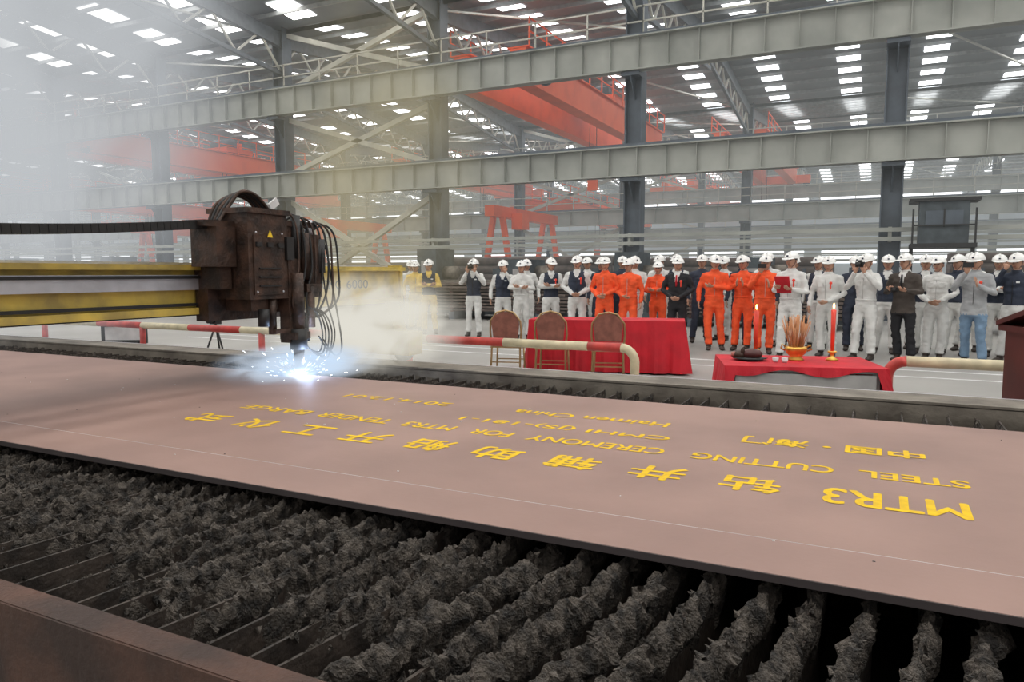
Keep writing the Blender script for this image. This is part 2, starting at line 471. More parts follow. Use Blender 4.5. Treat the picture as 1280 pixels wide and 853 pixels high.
for i,ch in enumerate('钻井辅助船开工仪式'):
    L1.append((ch, gx-.362*i*.93, gx-.362*i*.93-.2, 2.74, 2.56))
L1 += [('STEEL',.31,-.04,3.03,2.93),('CUTTING',-.13,-.66,3.03,2.93),('CEREMONY',-.78,-1.40,3.03,2.93),('FOR',-1.49,-1.70,3.03,2.93),
 ('MTR3',-1.80,-2.08,3.03,2.93),('TENDER',-2.17,-2.62,3.03,2.93),('BARGE',-2.70,-3.15,3.03,2.93),
 ('中国',.19,-.10,3.45,3.31),('·',-.16,-.19,3.39,3.36),('海门',-.25,-.52,3.45,3.31),
 ('CMHI (JS)-181-1',-.82,-1.9,3.29,3.19),('Haimen China',-.9,-1.74,3.57,3.47),('2014.12.01',-2.15,-2.88,3.57,3.48)]
for t in L1:
    vs, fs = fit_text(*t)
    if not vs: continue
    d = .0042 if (t[3]-t[4]) > .12 else .0026
    for q,(ox,oy) in enumerate(((0,0),(d,0),(-d,0),(0,d),(0,-d))):   # several brush passes give the stroke weight
        b.add([(p[0]+ox,p[1]+oy,p[2]+.00012*q) for p in vs], fs, 'yellowpaint')
b.build()

# ------------------------------------------------------------------ cutting gantry
b = MB('plasma_cutting_gantry')
gx0, gx1 = -4.6, -4.2
b.box(((gx0+gx1)/2, 3.1, 1.335), (.4, 5.7, .33), 'yellow')
b.box((gx1+.03, 3.1, 1.485), (.1, 5.7, .035), 'yellow')
b.box((gx1+.02, 3.1, 1.19), (.06, 5.7, .045), 'yellow')
b.box((gx1+.03, 1.8, 1.385), (.05, 3.6, .10), 'steel')
b.box((gx1+.06, 1.8, 1.42), (.03, 3.6, .02), 'blk')
b.box((gx1+.03, 1.8, 1.235), (.02, 3.6, .02), 'blk')
b.box(((gx0+gx1)/2, 3.1, 1.165), (.36, 5.6, .02), 'blk')  # black strip painting the shadow line under the beam
b.box(((gx0+gx1)/2, 3.1, 1.51), (.22, 5.6, .02), 'steel')
b.box(((gx0+gx1)/2, 5.97, 1.335), (.44, .04, .37), 'yellow')
for y in (5.85, .1):
    b.box((-4.4, y, .78), (.9, .22, .22), 'yellow')
    b.poly([V((-4.7,y-.1,.86)),V((-4.1,y-.1,.86)),V((-4.22,y-.1,1.2)),V((-4.58,y-.1,1.2))], (0,.2,0), 'yellow')
    for x in (-4.72,-4.08): b.tube([(x,y-.06,.677),(x,y+.06,.677)], .07, 'steel', 14)
# carriage
b.box((-4.12, 3.97, 1.42), (.12, .86, .60), 'grime')
b.box((-3.93, 3.80, 1.56), (.34, .36, .58), 'grime')
b.box((-3.93, 3.80, 1.865), (.38, .40, .035), 'grime')
b.box((-3.76, 3.80, 1.50), (.02, .28, .40), 'grime')
b.box((-3.93, 3.80, 1.24), (.24, .24, .10), 'grime')
b.box((-3.98, 3.53, 1.62), (.24, .16, .26), 'grime')
b.box((-3.98, 3.50, 1.77), (.20, .26, .04), 'grime')
b.box((-3.98, 3.55, 1.42), (.16, .10, .16), 'grime')
b.box((-3.93, 4.09, 1.48), (.26, .20, .62), 'grime')
b.box((-3.85, 4.27, 1.50), (.18, .12, .46), 'grime')
b.tube([(-3.80,4.20,1.74),(-3.80,4.20,1.40)], .045, 'grime', 12); b.tube([(-3.78,4.34,1.70),(-3.78,4.34,1.45)], .04, 'blk', 12)
b.tube([(-3.79,4.10,1.86),(-3.79,4.10,1.55)], .035, 'blk', 12); b.tube([(-3.82,4.27,1.84),(-3.82,4.27,1.7)], .03, 'steel', 12)
b.box((-3.93, 4.14, 1.80), (.28, .38, .04), 'grime')
b.box((-3.76, 4.22, 1.34), (.06,.16,.06), 'grime'); b.box((-3.76, 3.99, 1.62), (.05,.07,.16), 'blk')
for i,y in enumerate((3.70,3.80,3.90)):
    b.box((-3.745, y, 1.64), (.02,.05,.03), 'blk')
for z in (1.36,1.42,1.48): b.box((-3.745, 3.80, z), (.015,.20,.010), 'blk')
for z in (1.32,1.72):
    for y in (3.68,3.92): b.ell((-3.748,y,z),(.008,.008,.008),'steel',8,4)
b.poly([V((-3.742,3.775,1.69)),V((-3.742,3.825,1.69)),V((-3.742,3.80,1.738))], (.004,0,0), 'signy')
b.box((-3.76,3.86,1.92),(.015,.09,.05),'signw',Matrix.Rotation(.6,3,'X'))
b.box((-3.80, 4.03, 1.25), (.09,.10,.60), 'grime')
b.tube([(-3.74,4.05,1.45),(-3.74,4.05,1.02)], .045, 'grime', 14)
b.tube([(-3.74,4.05,1.05),(-3.74,4.05,.90)], .062, 'blk', 14)
b.tube([(-3.74,4.05,.92),(-3.74,4.05,.80),(-3.74,4.05,.745)], [.04,.034,.014], 'grime', 14)
b.box((-3.77,4.05,1.0),(.14,.16,.05),'grime')
b.tube([(-3.80,3.86,1.3),(-3.80,3.86,1.02)], .028, 'grime', 10); b.box((-3.78,3.95,1.04),(.06,.22,.03),'grime')
b.tube([(-3.80,3.78,1.2),(-3.80,3.78,1.08)], .04, 'blk', 10)
b.tube([(-3.76,4.2,1.35),(-3.76,4.2,1.05)], .035, 'grime', 10)
b.tube([(-3.76,4.14,1.15),(-3.76,4.16,.95)], .02, 'blk', 8)
random.seed(3)
def hose(p, r=.011, k='blk'):
    P = [V(q) for q in p]; out = []
    m = len(P)
    for i in range(m-1):
        p0 = P[max(i-1,0)]; p1 = P[i]; p2 = P[i+1]; p3 = P[min(i+2,m-1)]
        for t in np.linspace(0,1,8,endpoint=False):
            t = float(t)
            out.append(.5*((2*p1)+(p2-p0)*t+(2*p0-5*p1+4*p2-p3)*t*t+(3*p1-p0-3*p2+p3)*t**3))
    out.append(P[-1]); b.tube(out, r, k, 7)
for i in range(5):
    o = i*.022
    hose([(-4.05+o,3.56,1.78),(-4.03+o,3.60+.01*i,1.90),(-4.0+o,3.72,1.975+.006*i),(-3.97+o,3.84,1.95+.006*i),(-3.95+o,3.92+.01*i,1.84)], .012, 'blk' if i%2 else 'grime')
for i in range(8):
    y0_ = 4.0+.06*i
    z = 1.82-.010*i
    hose([(-3.86,y0_-.1,z),(-3.82,y0_+.02,z+.06),(-3.77,y0_+.08,z-.02),(-3.74,y0_+.07+.01*(i%3),1.5),(-3.74,y0_+.02*i*.5,1.22+.03*(i%3)),(-3.75,4.14+.02*i,1.12)], .008, 'blk' if i%3 else 'grime')
for i in range(4):
    w = .05+.025*i
    hose([(-3.74,4.16,1.2),(-3.72,4.18+w,1.15),(-3.71,4.2+w*1.4,1.0),(-3.72,4.2+w,.87-.02*i),(-3.73,4.14,.90),(-3.74,4.09,1.0)], .006)
hose([(-3.85,4.30,1.74),(-3.8,4.42,1.66),(-3.74,4.44,1.3),(-3.72,4.50,.9),(-3.72,4.42,.82),(-3.73,4.3,.95)], .007)
hose([(-3.85,4.30,1.70),(-3.8,4.36,1.6),(-3.74,4.36,1.25),(-3.72,4.42,1.0),(-3.72,4.36,.86),(-3.73,4.25,.98)], .006)
for t_,y_,w_ in (('6000',5.16,.30),('CNC',4.84,.24)):
    vs, fs = fit_text(t_, 0, 1, 0, 1)
    b.add([(gx1+.004, y_+w_*p[0], 1.31+.075*p[1]) for p in vs], fs, 'blk')
b.build()
b = MB('cable_drag_chain')
pts = []
for i in range(70):
    t = i/69; y = .3+3.25*t
    pts.append(V((-4.0, y, 1.69 - .05*math.sin(math.pi*t) + .085*t**2)))
for i in range(69):
    p, q = pts[i], pts[i+1]; d = (q-p)*.47; m_ = (p+q)/2
    b.bar(m_-d, m_+d, .12, .055, 'blk')
    b.bar(p-d*.3, p+d*.3, .10, .045, 'grime')
b.build()
b = MB('plasma_arc')
b.ell((-3.74,4.05,.728),(.030,.030,.034),'spark',12,8)
b.build()
b = MB('flying_sparks')
random.seed(11)
for i in range(190):
    a = random.uniform(0,6.28); el = random.uniform(.03,.75)
    d = V((math.cos(a)*math.cos(el), math.sin(a)*math.cos(el), math.sin(el)))
    r = .04+abs(random.gauss(0,.13)); l = random.uniform(.006,.030)
    p = V((-3.74,4.05,.725))+d*r; p.z = max(p.z-.5*r*r, .712); q = p+d*l
    b.tube([p,q],[.0012,.0006],'ember',4)
b.build()

# ------------------------------------------------------------------ barriers
def barrier(X0, X1, Y, z, endL, endR):
    b = MB('pipe_barrier_rail')
    r = .052; x = X0; i = 0
    while x < X1-.01:
        e = min(X1, x+1.1)
        b.tube([(x,Y,z),(e,Y,z)], r, 'redpaint' if i%2 else 'cream', 14); x = e; i += 1
    for flag, xe, sgn in ((endL,X0,-1),(endR,X1,1)):
        if flag:
            P = [V((xe,Y,z))]
            for a in np.linspace(0, math.pi/2, 7):
                P.append(V((xe+sgn*.16*math.sin(a), Y, z-.16+.16*math.cos(a))))
            P.append(V((xe+sgn*.16, Y, 0.0)))
            b.tube(P, r, 'cream' if flag==1 else 'redpaint', 14)
            b.box((xe+sgn*.16,Y,.01),(.24,.24,.02),'redpaint')
    x = X0+1.0
    while x < X1-.5:
        b.tube([(x,Y,0),(x,Y,z)], r*.9, 'redpaint', 12); b.box((x,Y,.01),(.22,.22,.02),'redpaint'); x += 2.6
    b.build()
barrier(-19.5, -2.6, 8.0, .6, 0, 1)
barrier(.26, 7, 8.0, .6, 2, 0)
b = MB('notice_board')
b.box((-11.5,8.25,.42),(.05,.75,.34),'blk', Matrix.Rotation(math.radians(-60),3,'Z'))
b.box((-11.47,8.22,.42),(.03,.62,.22),'signw', Matrix.Rotation(math.radians(-60),3,'Z'))
for s_ in (-.3,.3): b.tube([(-11.5+s_,8.25,.28),(-11.5+s_*1.1,8.3,0)], .02, 'blk', 6)
b.build()
b = MB('camera_tripod')
for a in (0,2.1,4.2): b.tube([(-9.6,8.5,.62),(-9.6+.22*math.cos(a),8.5+.22*math.sin(a),0)], .015,'blk',6)
b.box((-9.6,8.5,.68),(.14,.12,.12),'blk'); b.tube([(-9.6,8.45,.68),(-9.6,8.34,.68)],.04,'blk',10)
b.build()

# ------------------------------------------------------------------ tables, chairs, offerings
def cloth_table(name, c, w, d, h, rot, drop_front, board=False):
    b = MB(name)
    b.box((0,0,h-.03),(w-.06,d-.06,.04),'greyboard')
    for sx in (-1,1):
        for sy in (-1,1):
            b.box((sx*(w/2-.08),sy*(d/2-.08),(h-.05)/2),(.05,.05,h-.05),'greyboard')
    if board: b.box((0,-d/2+.02,(h-.06)*.5+.02),(w*.86,.03,h-.1),'greyboard')
    per = []
    nx, ny = 44, 20
    for i in range(nx): per.append((-w/2+w*i/nx, -d/2, 0,-1, 0))
    for i in range(ny): per.append((w/2, -d/2+d*i/ny, 1,0, 1))
    for i in range(nx): per.append((w/2-w*i/nx, d/2, 0,1, 2))
    for i in range(ny): per.append((-w/2, d/2-d*i/ny, -1,0, 3))
    n = len(per); vs = []; fs = []; lev = 6
    for l in range(lev):
        t = l/(lev-1)
        for i,(x,y,nx_,ny_,side) in enumerate(per):
            drop = drop_front if side == 0 else h-.02
            if side == 0 and drop_front < h-.1:
                e = abs(x)/(w/2); drop = drop_front*(1+.5*math.sin(x*9)) + max(0,(e-.88)/.12)*(h*.75)
            if side in (1,3) and drop_front < h-.1:
                drop = h*.88
            wv = (.030*math.sin(i*.9)+.02*math.sin(i*2.3+1))*t
            fl = .07*t*min(1,drop/.3)
            wv *= min(1,drop/.3)
            vs.append((x+nx_*(fl+wv), y+ny_*(fl+wv), h+.005-drop*t))
    for l in range(lev-1):
        for i in range(n):
            fs.append((l*n+i, (l+1)*n+i, (l+1)*n+(i+1)%n, l*n+(i+1)%n))
    fs.append(tuple(range(n)))
    b.add(vs, fs, 'cloth_red', False)
    T = Matrix.Translation(V((c[0],c[1],0))) @ Matrix.Rotation(rot,4,'Z')
    return b.build(T), T
cloth_table('cloth_covered_table', (-3.62, 10.45), 2.25, .75, .76, math.radians(14), .74)
_, T2 = cloth_table('altar_table', (-.70, 7.50), 1.40, .95, .60, math.radians(16), .06, True)
def chair(x, y, rot):
    b = MB('banquet_chair')
    b.box((0,0,.45),(.42,.42,.07),'chair'); b.box((0,0,.41),(.44,.44,.02),'chairm')
    for sx in (-1,1):
        b.tube([(sx*.19,.19,.41),(sx*.21,.22,0)],.014,'chairm',8)
        b.tube([(sx*.21,-.26,0),(sx*.20,-.20,.42),(sx*.22,-.22,.62),(sx*.21,-.25,.78),(sx*.12,-.27,.90),(0,-.275,.93)],.014,'chairm',8)
    b.box((0,.2,.2),(.38,.015,.015),'chairm'); b.box((0,-.22,.2),(.4,.015,.015),'chairm')
    out = []
    for i in range(17):
        a = math.pi*i/16
        out.append(V((.195*math.cos(a), -.235-.02*math.sin(a), .74+.17*math.sin(a))))
    out += [V((-.17,-.215,.54)), V((.17,-.215,.54))]
    b.poly(out, (0,-.035,0), 'chair')
    b.build(Matrix.Translation(V((x,y,0))) @ Matrix.Rotation(rot,4,'Z'))
chair(-4.72, 9.35, .3); chair(-4.05, 9.4, .28); chair(-3.27, 9.5, .3)

def on_table(name, fn, lx, ly):
    b = MB(name); fn(b)
    p = T2 @ V((lx,ly,.607)); b.build(Matrix.Translation(p))
def incense(b):
    b.lathe((0,0,0),[(.07,0),(.075,.01),(.05,.03),(.09,.07),(.105,.11),(.10,.13),(.085,.125)],'gold',24)
    for a in (0,math.pi): b.tube([(.1*math.cos(a),0,.09),(.14*math.cos(a),0,.11),(.13*math.cos(a),0,.15),(.1*math.cos(a),0,.13)],.008,'gold',6)
    random.seed(5)
    for i in range(110):
        a = random.uniform(0,6.28); r = random.uniform(0,.06); l = random.uniform(.22,.34); k = random.uniform(1,3.4)
        b.tube([(r*math.cos(a),r*math.sin(a),.10),(r*k*math.cos(a),r*k*math.sin(a),.1+l)],.003,'incense',4)
on_table('incense_burner', incense, .02, .08)
def candle(h):
    def f(b):
        b.lathe((0,0,0),[(.055,0),(.06,.01),(.02,.03),(.018,.06),(.045,.08),(.04,.09)],'gold',16)
        b.lathe((0,0,.085),[(.018,0),(.02,h*.5),(.024,h),(.012,h+.005)],'candle',14)
        b.tube([(0,0,h+.08),(0,0,h+.11)],.002,'blk',5)
        b.ell((0,0,h+.125),(.009,.009,.026),'flame',8,6)
    return f
on_table('red_candle', candle(.40), .36, .12)
on_table('red_candle', candle(.38), -.34, .20)
def offering(b):
    b.lathe((0,0,0),[(.07,0),(.16,.02),(.17,.03),(.1,.02)],'blk',24)
    b.ell((0.02,0,.06),(.10,.075,.055),'wood_dark',14,8); b.ell((-.09,-.02,.05),(.06,.05,.04),'grime',12,8)
    b.tube([(-.13,-.02,.05),(-.17,-.03,.05)],[.03,.022],'lip',8)
    b.ell((-.06,.05,.09),(.02,.01,.035),'grime',8,6); b.ell((-.06,-.05,.09),(.02,.01,.035),'grime',8,6)
on_table('offering_dish', offering, -.42, .0)
def cups(b):
    b.lathe((0,0,0),[(.02,0),(.03,.03),(.03,.045),(.022,.02)],'signw',12)
on_table('wine_cup', cups, -.12, -.15); on_table('wine_cup', cups, -.2, -.12)
b = MB('lectern')
b.box((0,0,.03),(.6,.5,.06),'wood_dark'); b.box((0,0,.52),(.46,.36,.94),'wood_dark'); b.box((0,-.185,.5),(.34,.02,.7),'wood_dark')
b.box((0,0,1.0),(.54,.44,.05),'wood_dark'); b.box((0,0.0,1.09),(.58,.46,.04),'wood_dark', Matrix.Rotation(-.25,3,'X'))
b.tube([(0,.1,1.1),(0,.08,1.25),(0,.0,1.32)],.008,'blk',6); b.ell((0,-.01,1.33),(.018,.03,.018),'blk',8,6)
b.build(Matrix.Translation(V((1.22,7.15,0))) @ Matrix.Rotation(.3,4,'Z'))

# ------------------------------------------------------------------ people
POSE = {
 'down':  ((.27,.02,1.13),(.28,-.07,.88),(0,-.2,-1)),
 'clasp': ((.28,.02,1.13),(.065,-.22,.99),(-.9,-.2,-.3)),
 'photo': ((.27,-.14,1.20),(.085,-.27,1.47),(-.3,-.2,.9)),
 'clap':  ((.26,-.06,1.13),(.06,-.30,1.24),(-.1,-.6,.8)),
 'cross': ((.27,-.04,1.14),(-.04,-.22,1.17),(-1,.05,.1)),
 'read':  ((.26,-.03,1.12),(.11,-.30,1.16),(-.4,-.8,.2)),
 'face':  ((.30,-.12,1.20),(.10,-.17,1.52),(-.4,0,.9)),
}
def person(name, X, Y, outfit, poseL, poseR, s=1.0, yaw=None, prop=None, look=0.0, helm=True, stance=.1, ribbon=False):
    rnd = random.Random(int((X*97+Y*13)*100))
    body = MB('tmp')
    lean = rnd.uniform(-.015,.02)
    bulk = rnd.uniform(.96,1.10)
    suit = outfit in ('black','brown','grey')
    tor = [(.80,.150,.100),(.88,.170,.118),(.97,.166,.118),(1.06,.158,.114),(1.18,.172,.124),(1.30,.186,.126),(1.38,.185,.112),(1.43,.150,.092),(1.465,.080,.070),(1.50,.058,.058),(1.56,.055,.056)]
    if suit: tor[0] = (.77,.178,.122)
    body.tube([(0,lean*(z-.9)*2,z) for z,_,_ in tor], [(a*bulk,c_*bulk) for _,a,c_ in tor], 'skin', 20, ref=(1,0,0))
    parts = []
    parts.append(('torso',V((0,0,.86)),V((0,0,1.40)),.15,.16))
    parts.append(('neck',V((0,0,1.50)),V((0,0,1.58)),.055,.055))
    ankles = []
    for sx, stepy in ((-1, rnd.uniform(-.09,.06)),(1, rnd.uniform(-.09,.06))):
        hx = sx*.092; ax = sx*(stance+rnd.uniform(-.02,.06))
        kn = V((sx*(.095+stance*.15), stepy*.6-.015, .49)); an = V((ax, stepy, .10))
        body.tube([(hx,0,.90),(hx,-.005,.80),(kn.x*.98,stepy*.35,.65),tuple(kn),((kn.x+an.x)/2,stepy*.8+.015,.32),(an.x,an.y+.01,.15),tuple(an)],
                  [.092,.098,.086,.070,.070,.068,.072], 'skin', 14)
        parts.append(('leg',V((hx,0,.84)),kn,.095,.07)); parts.append(('leg',kn,an,.07,.07))
        ankles.append(an)
    hands = []
    for sx, P in ((-1,poseR),(1,poseL)):
        e, w, hd = POSE[P]
        j = lambda a: rnd.uniform(-a,a)
        sh = V((sx*.172*bulk,0,1.385)); e = V((sx*e[0]+j(.015), e[1]+j(.015), e[2]+j(.015))); w = V((sx*w[0]+j(.012), w[1]+j(.012), w[2]+j(.02)))
        hd = V((sx*hd[0],hd[1],hd[2])).normalized()
        body.tube([tuple(sh+V((-sx*.05,0,.0))), tuple(sh), tuple(sh.lerp(e,.5)), tuple(e), tuple(e.lerp(w,.35)), tuple(e.lerp(w,.8)), tuple(w)],
                  [.070,.068,.058,.052,.050,.043,.042], 'skin', 12)
        parts.append(('arm',sh,e,.065,.052)); parts.append(('arm',e,w,.052,.04))
        hands.append((sx,w,hd,P))
    me = bpy.data.meshes.new('tmp'); me.from_pydata(body.v, [], body.f)
    ob = bpy.data.objects.new('tmp', me); scene.collection.objects.link(ob)
    md = ob.modifiers.new('r','REMESH'); md.mode = 'VOXEL'; md.voxel_size = .020
    ms = ob.modifiers.new('s','SMOOTH'); ms.factor = .5; ms.iterations = 3
    dg = bpy.context.evaluated_depsgraph_get()
    m2 = bpy.data.meshes.new_from_object(ob.evaluated_get(dg))
    n = len(m2.vertices); co = np.empty(n*3); m2.vertices.foreach_get('co', co); co = co.reshape(-1,3)
    fs = [tuple(p.vertices) for p in m2.polygons]
    cen = np.array([co[list(f)].mean(0) for f in fs])
    bpy.data.objects.remove(ob); bpy.data.meshes.remove(m2); bpy.data.meshes.remove(me)
    best = np.full(len(fs), 1e9); lab = np.zeros(len(fs), int)
    for i,(nm,p0,p1,r0,r1) in enumerate(parts):
        a = np.array(p0); d = np.array(p1)-a; t = np.clip(((cen-a)@d)/(d@d),0,1)
        dist = np.linalg.norm(cen-(a+t[:,None]*d),axis=1)-(r0+(r1-r0)*t)
        mk = dist < best; best[mk] = dist[mk]; lab[mk] = i
    ph = rnd.uniform(0,50)
    for i in range(n):
        p = co[i]
        if p[2] < 1.44:
            d_ = noise.noise(V((p[0]*9+ph, p[1]*9, p[2]*16)))*.014 + noise.noise(V((p[0]*14+p[2]*12, p[1]*5+ph, p[2]*34)))*.010
            r_ = math.hypot(p[0],p[1])+1e-4
            co[i][0] += d_*p[0]/r_; co[i][1] += d_*p[1]/r_
    OUT = {'white':('c_white','c_white','c_white'),'orange':('c_orange','c_orange','c_orange'),'yellow':('c_white_tinted','c_white_tinted','c_white_tinted'),  # yellow outfit: white cloth, smoke tint painted in
           'vest':('c_navy','c_white','c_white'),'vest_over_tint':('c_navy','c_white_tinted','c_white_tinted'),'black':('c_black','c_black','c_black'),
           'brown':('c_brown','c_brown','c_black'),'grey':('c_grey','c_grey','c_jean'),'dark':('c_navy','c_navy','c_navy'),'darkw':('c_navy','c_navy','c_white')}[outfit]
    b = MB(name)
    keys = []
    for i in range(len(fs)):
        pn = parts[lab[i]][0]; z = cen[i][2]
        if pn == 'neck' or (z > 1.485 and pn == 'torso'): k = 'skin'
        elif pn == 'arm': k = OUT[1]
        elif pn == 'torso':
            k = OUT[0]
            lim = .80 if suit else (.93 if outfit in ('vest','vest_over_tint','darkw') else 0)
            if z < lim: k = OUT[2]
            if outfit in ('black','brown') and cen[i][1] < -.06 and z > 1.22 and abs(cen[i][0]) < (z-1.20)*.22: k = 'c_white'
            if outfit in ('vest','vest_over_tint') and cen[i][1] < -.05 and z > 1.32 and abs(cen[i][0]) < (z-1.28)*.45: k = OUT[1]
        else:
            k = OUT[2]
            if suit and z > .80: k = OUT[0]
        keys.append(k)
    b.v += [tuple(c) for c in co.tolist()]
    for f,k in zip(fs,keys):
        b.f.append(f); b.m.append(b.mi(k)); b.sm.append(True)
    b.tube([(0,0,1.46),(0,-.004,1.50)], [(.082,.078),(.066,.068)], OUT[1] if outfit not in ('black','brown') else 'c_white', 16, caps=False)
    if outfit in ('black','brown'): b.tube([(0,-.125,1.42),(0,-.142,1.30),(0,-.14,1.2)],[(.014,.005),(.020,.005),(.014,.005)],'c_black' if outfit=='brown' else 'cloth_red',8,ref=(1,0,0))
    elif outfit in ('white','orange','yellow'):
        b.box((0,-.127*bulk,1.19),(.006,.012,.34),'greyboard')
        b.box((.085,-.128*bulk,1.27),(.08,.012,.07),OUT[0]); b.box((-.085,-.128*bulk,1.27),(.08,.012,.07),OUT[0])
        b.tube([(0,lean*.2,.985),(0,lean*.2,1.02)],[(.172*bulk,.124*bulk)]*2,OUT[0],20,ref=(1,0,0))
    elif outfit in ('vest','vest_over_tint','grey','dark','darkw'):
        b.box((0,-.125*bulk,1.14),(.006,.012,.36),'blk')
        b.box((.075,-.129*bulk,1.30),(.05,.008,.025),'signw')
    for an in ankles:
        b.tube([(an.x,an.y+.02,.20),(an.x,an.y+.012,.10),(an.x,an.y+.0,.055)],[(.050,.052),(.048,.058),(.046,.07)],'boot',12,ref=(1,0,0))
        b.tube([(an.x,an.y+.075,.036),(an.x*1.02,an.y,.045),(an.x*1.08,an.y-.09,.040),(an.x*1.15,an.y-.155,.030),(an.x*1.17,an.y-.175,.024)],
               [(.034,.034),(.043,.044),(.048,.038),(.040,.028),(.02,.016)],'boot',12,ref=(1,0,0))
    for sx,w,hd,P in hands:
        nrm = V((-sx*1,.0,0)) if P in ('down',) else (V((0,1,-.1)) if P in ('photo','face') else (V((-sx,0,0)) if P=='clap' else V((0,.5,.6))))
        nrm = (nrm - hd*nrm.dot(hd)).normalized(); sd = hd.cross(nrm).normalized()
        tip = w+hd*.085
        b.tube([tuple(w-hd*.02),tuple(w+hd*.02),tuple(w+hd*.055),tuple(tip)],[(.024,.019),(.033,.017),(.041,.016),(.038,.012)],'skin',10,ref=tuple(sd))
        cb = .35 if P in ('clap',) else .9
        for q,(off,ln) in enumerate(((-.030,.068),(-.010,.078),(.010,.073),(.029,.058))):
            p0 = w+hd*.075+sd*off; d1 = (hd+nrm*.35*cb).normalized(); d2 = (hd+nrm*1.3*cb).normalized()
            p1 = p0+d1*ln*.5; p2 = p1+d2*ln*.5
            b.tube([tuple(p0),tuple(p1),tuple(p2)],[.0095,.0088,.007],'skin',6)
        tsd = sd*(-1 if (sd.z > 0) == (P=='down') else 1)
        p0 = w+hd*.025+tsd*.028; p1 = p0+(tsd*.8+hd*.8+nrm*.2).normalized()*.036; p2 = p1+(hd+nrm*.5).normalized()*.030
        b.tube([tuple(p0),tuple(p1),tuple(p2)],[.012,.0105,.008],'skin',6)
    H = MB('h')
    def hs(p):
        x,y,z = p
        if z < 0: x *= 1-.28*z*z; y = y*(1-.18*z*z)-.10*(-z)*.6
        if y < 0 and -.2<z<.6: y *= .95
        return V((x,y,z))
    H.ell((0,0,0),(.076,.096,.116),'skin',16,12,shape=hs)
    H.tube([(0,-.088,.012),(0,-.102,-.012),(0,-.112,-.026),(0,-.097,-.036)],[(.008,.006),(.011,.009),(.015,.010),(.013,.006)],'skin',8,ref=(1,0,0))
    for sx in (-1,1):
        H.ell((sx*.078,.008,-.008),(.010,.019,.030),'skin',8,6)
        H.ell((sx*.030,-.086,.010),(.013,.006,.006),'eye',8,6)
        H.tube([(sx*.016,-.092,.026),(sx*.032,-.090,.030),(sx*.047,-.081,.025)],.0035,'hair',5)
    H.ell((0,-.099,-.058),(.024,.006,.007),'lip',8,5)
    H.ell((0,.020,.034),(.080,.090,.096),'hair',14,8,z0=-.55)
    if helm:
        H.ell((0,.006,.045),(.116,.136,.112),'helmet',20,8,z0=0.0)
        H.tube([(0,.006,.040),(0,.006,.052)],[(.122,.142),(.118,.138)],'helmet',24,ref=(1,0,0))
        out = [V((.105*math.cos(a),-.095-.10*math.sin(a),.040-.02*math.sin(a))) for a in np.linspace(0,math.pi,11)]
        H.poly(out,(0,.0,.009),'helmet')
        H.tube([(0,-.10,.135),(0,-.0,.160),(0,.10,.138)],[(.012,.006),(.014,.006),(.012,.006)],'helmet',6,ref=(1,0,0))
        H.box((0,-.132,.085),(.03,.008,.025),'c_navy')
        for sx in (-1,1):
            H.tube([(sx*.092,-.02,.04),(sx*.08,-.035,-.04),(sx*.03,-.06,-.113),(0,-.065,-.12)],.0035,'c_navy',5)
    HR = Matrix.Translation(V((0,-.012+lean*1.3,1.612))) @ Matrix.Rotation(look+rnd.uniform(-.3,.2),4,'Z') @ Matrix.Rotation(rnd.uniform(-.04,.16),4,'X')
    hv = [tuple(HR @ V(p)) for p in H.v]; o = len(b.v); b.v += hv
    for f,mi_,sm in zip(H.f,H.m,H.sm):
        b.f.append(tuple(o+a for a in f)); b.m.append(b.mi(H.mats[mi_])); b.sm.append(sm)
    if prop == 'camera':
        b.box((0,-.275,1.585),(.13,.06,.085),'blk'); b.tube([(0,-.30,1.585),(0,-.38,1.585)],.036,'blk',12); b.box((0,-.275,1.64),(.05,.05,.03),'blk')
    if prop == 'phone': b.box((-.06,-.315,1.57),(.14,.012,.075),'blk')
    if prop == 'book':
        b.box((0,-.37,1.23),(.23,.02,.30),'cloth_red',Matrix.Rotation(.5,3,'X')); b.box((0,-.385,1.25),(.10,.012,.06),'gold',Matrix.Rotation(.5,3,'X'))
    if prop == 'handcam':
        b.box((0,-.37,1.18),(.12,.07,.08),'blk'); b.tube([(0,-.40,1.18),(0,-.46,1.17)],.032,'blk',10)
    if ribbon:
        b.ell((.09,-.135*bulk,1.30),(.026,.012,.026),'candle',10,6); b.box((.09,-.14*bulk,1.24),(.020,.006,.09),'candle')
    if yaw is None:
        dx, dy = (-3.2-X)*.55+(0-X)*.45, (3-Y)
        yaw = math.atan2(dx, -dy)+rnd.uniform(-.3,.25)
    T = Matrix.Translation(V((X,Y,0))) @ Matrix.Rotation(yaw,4,'Z') @ Matrix.Scale(s,4)
    return b.build(T)

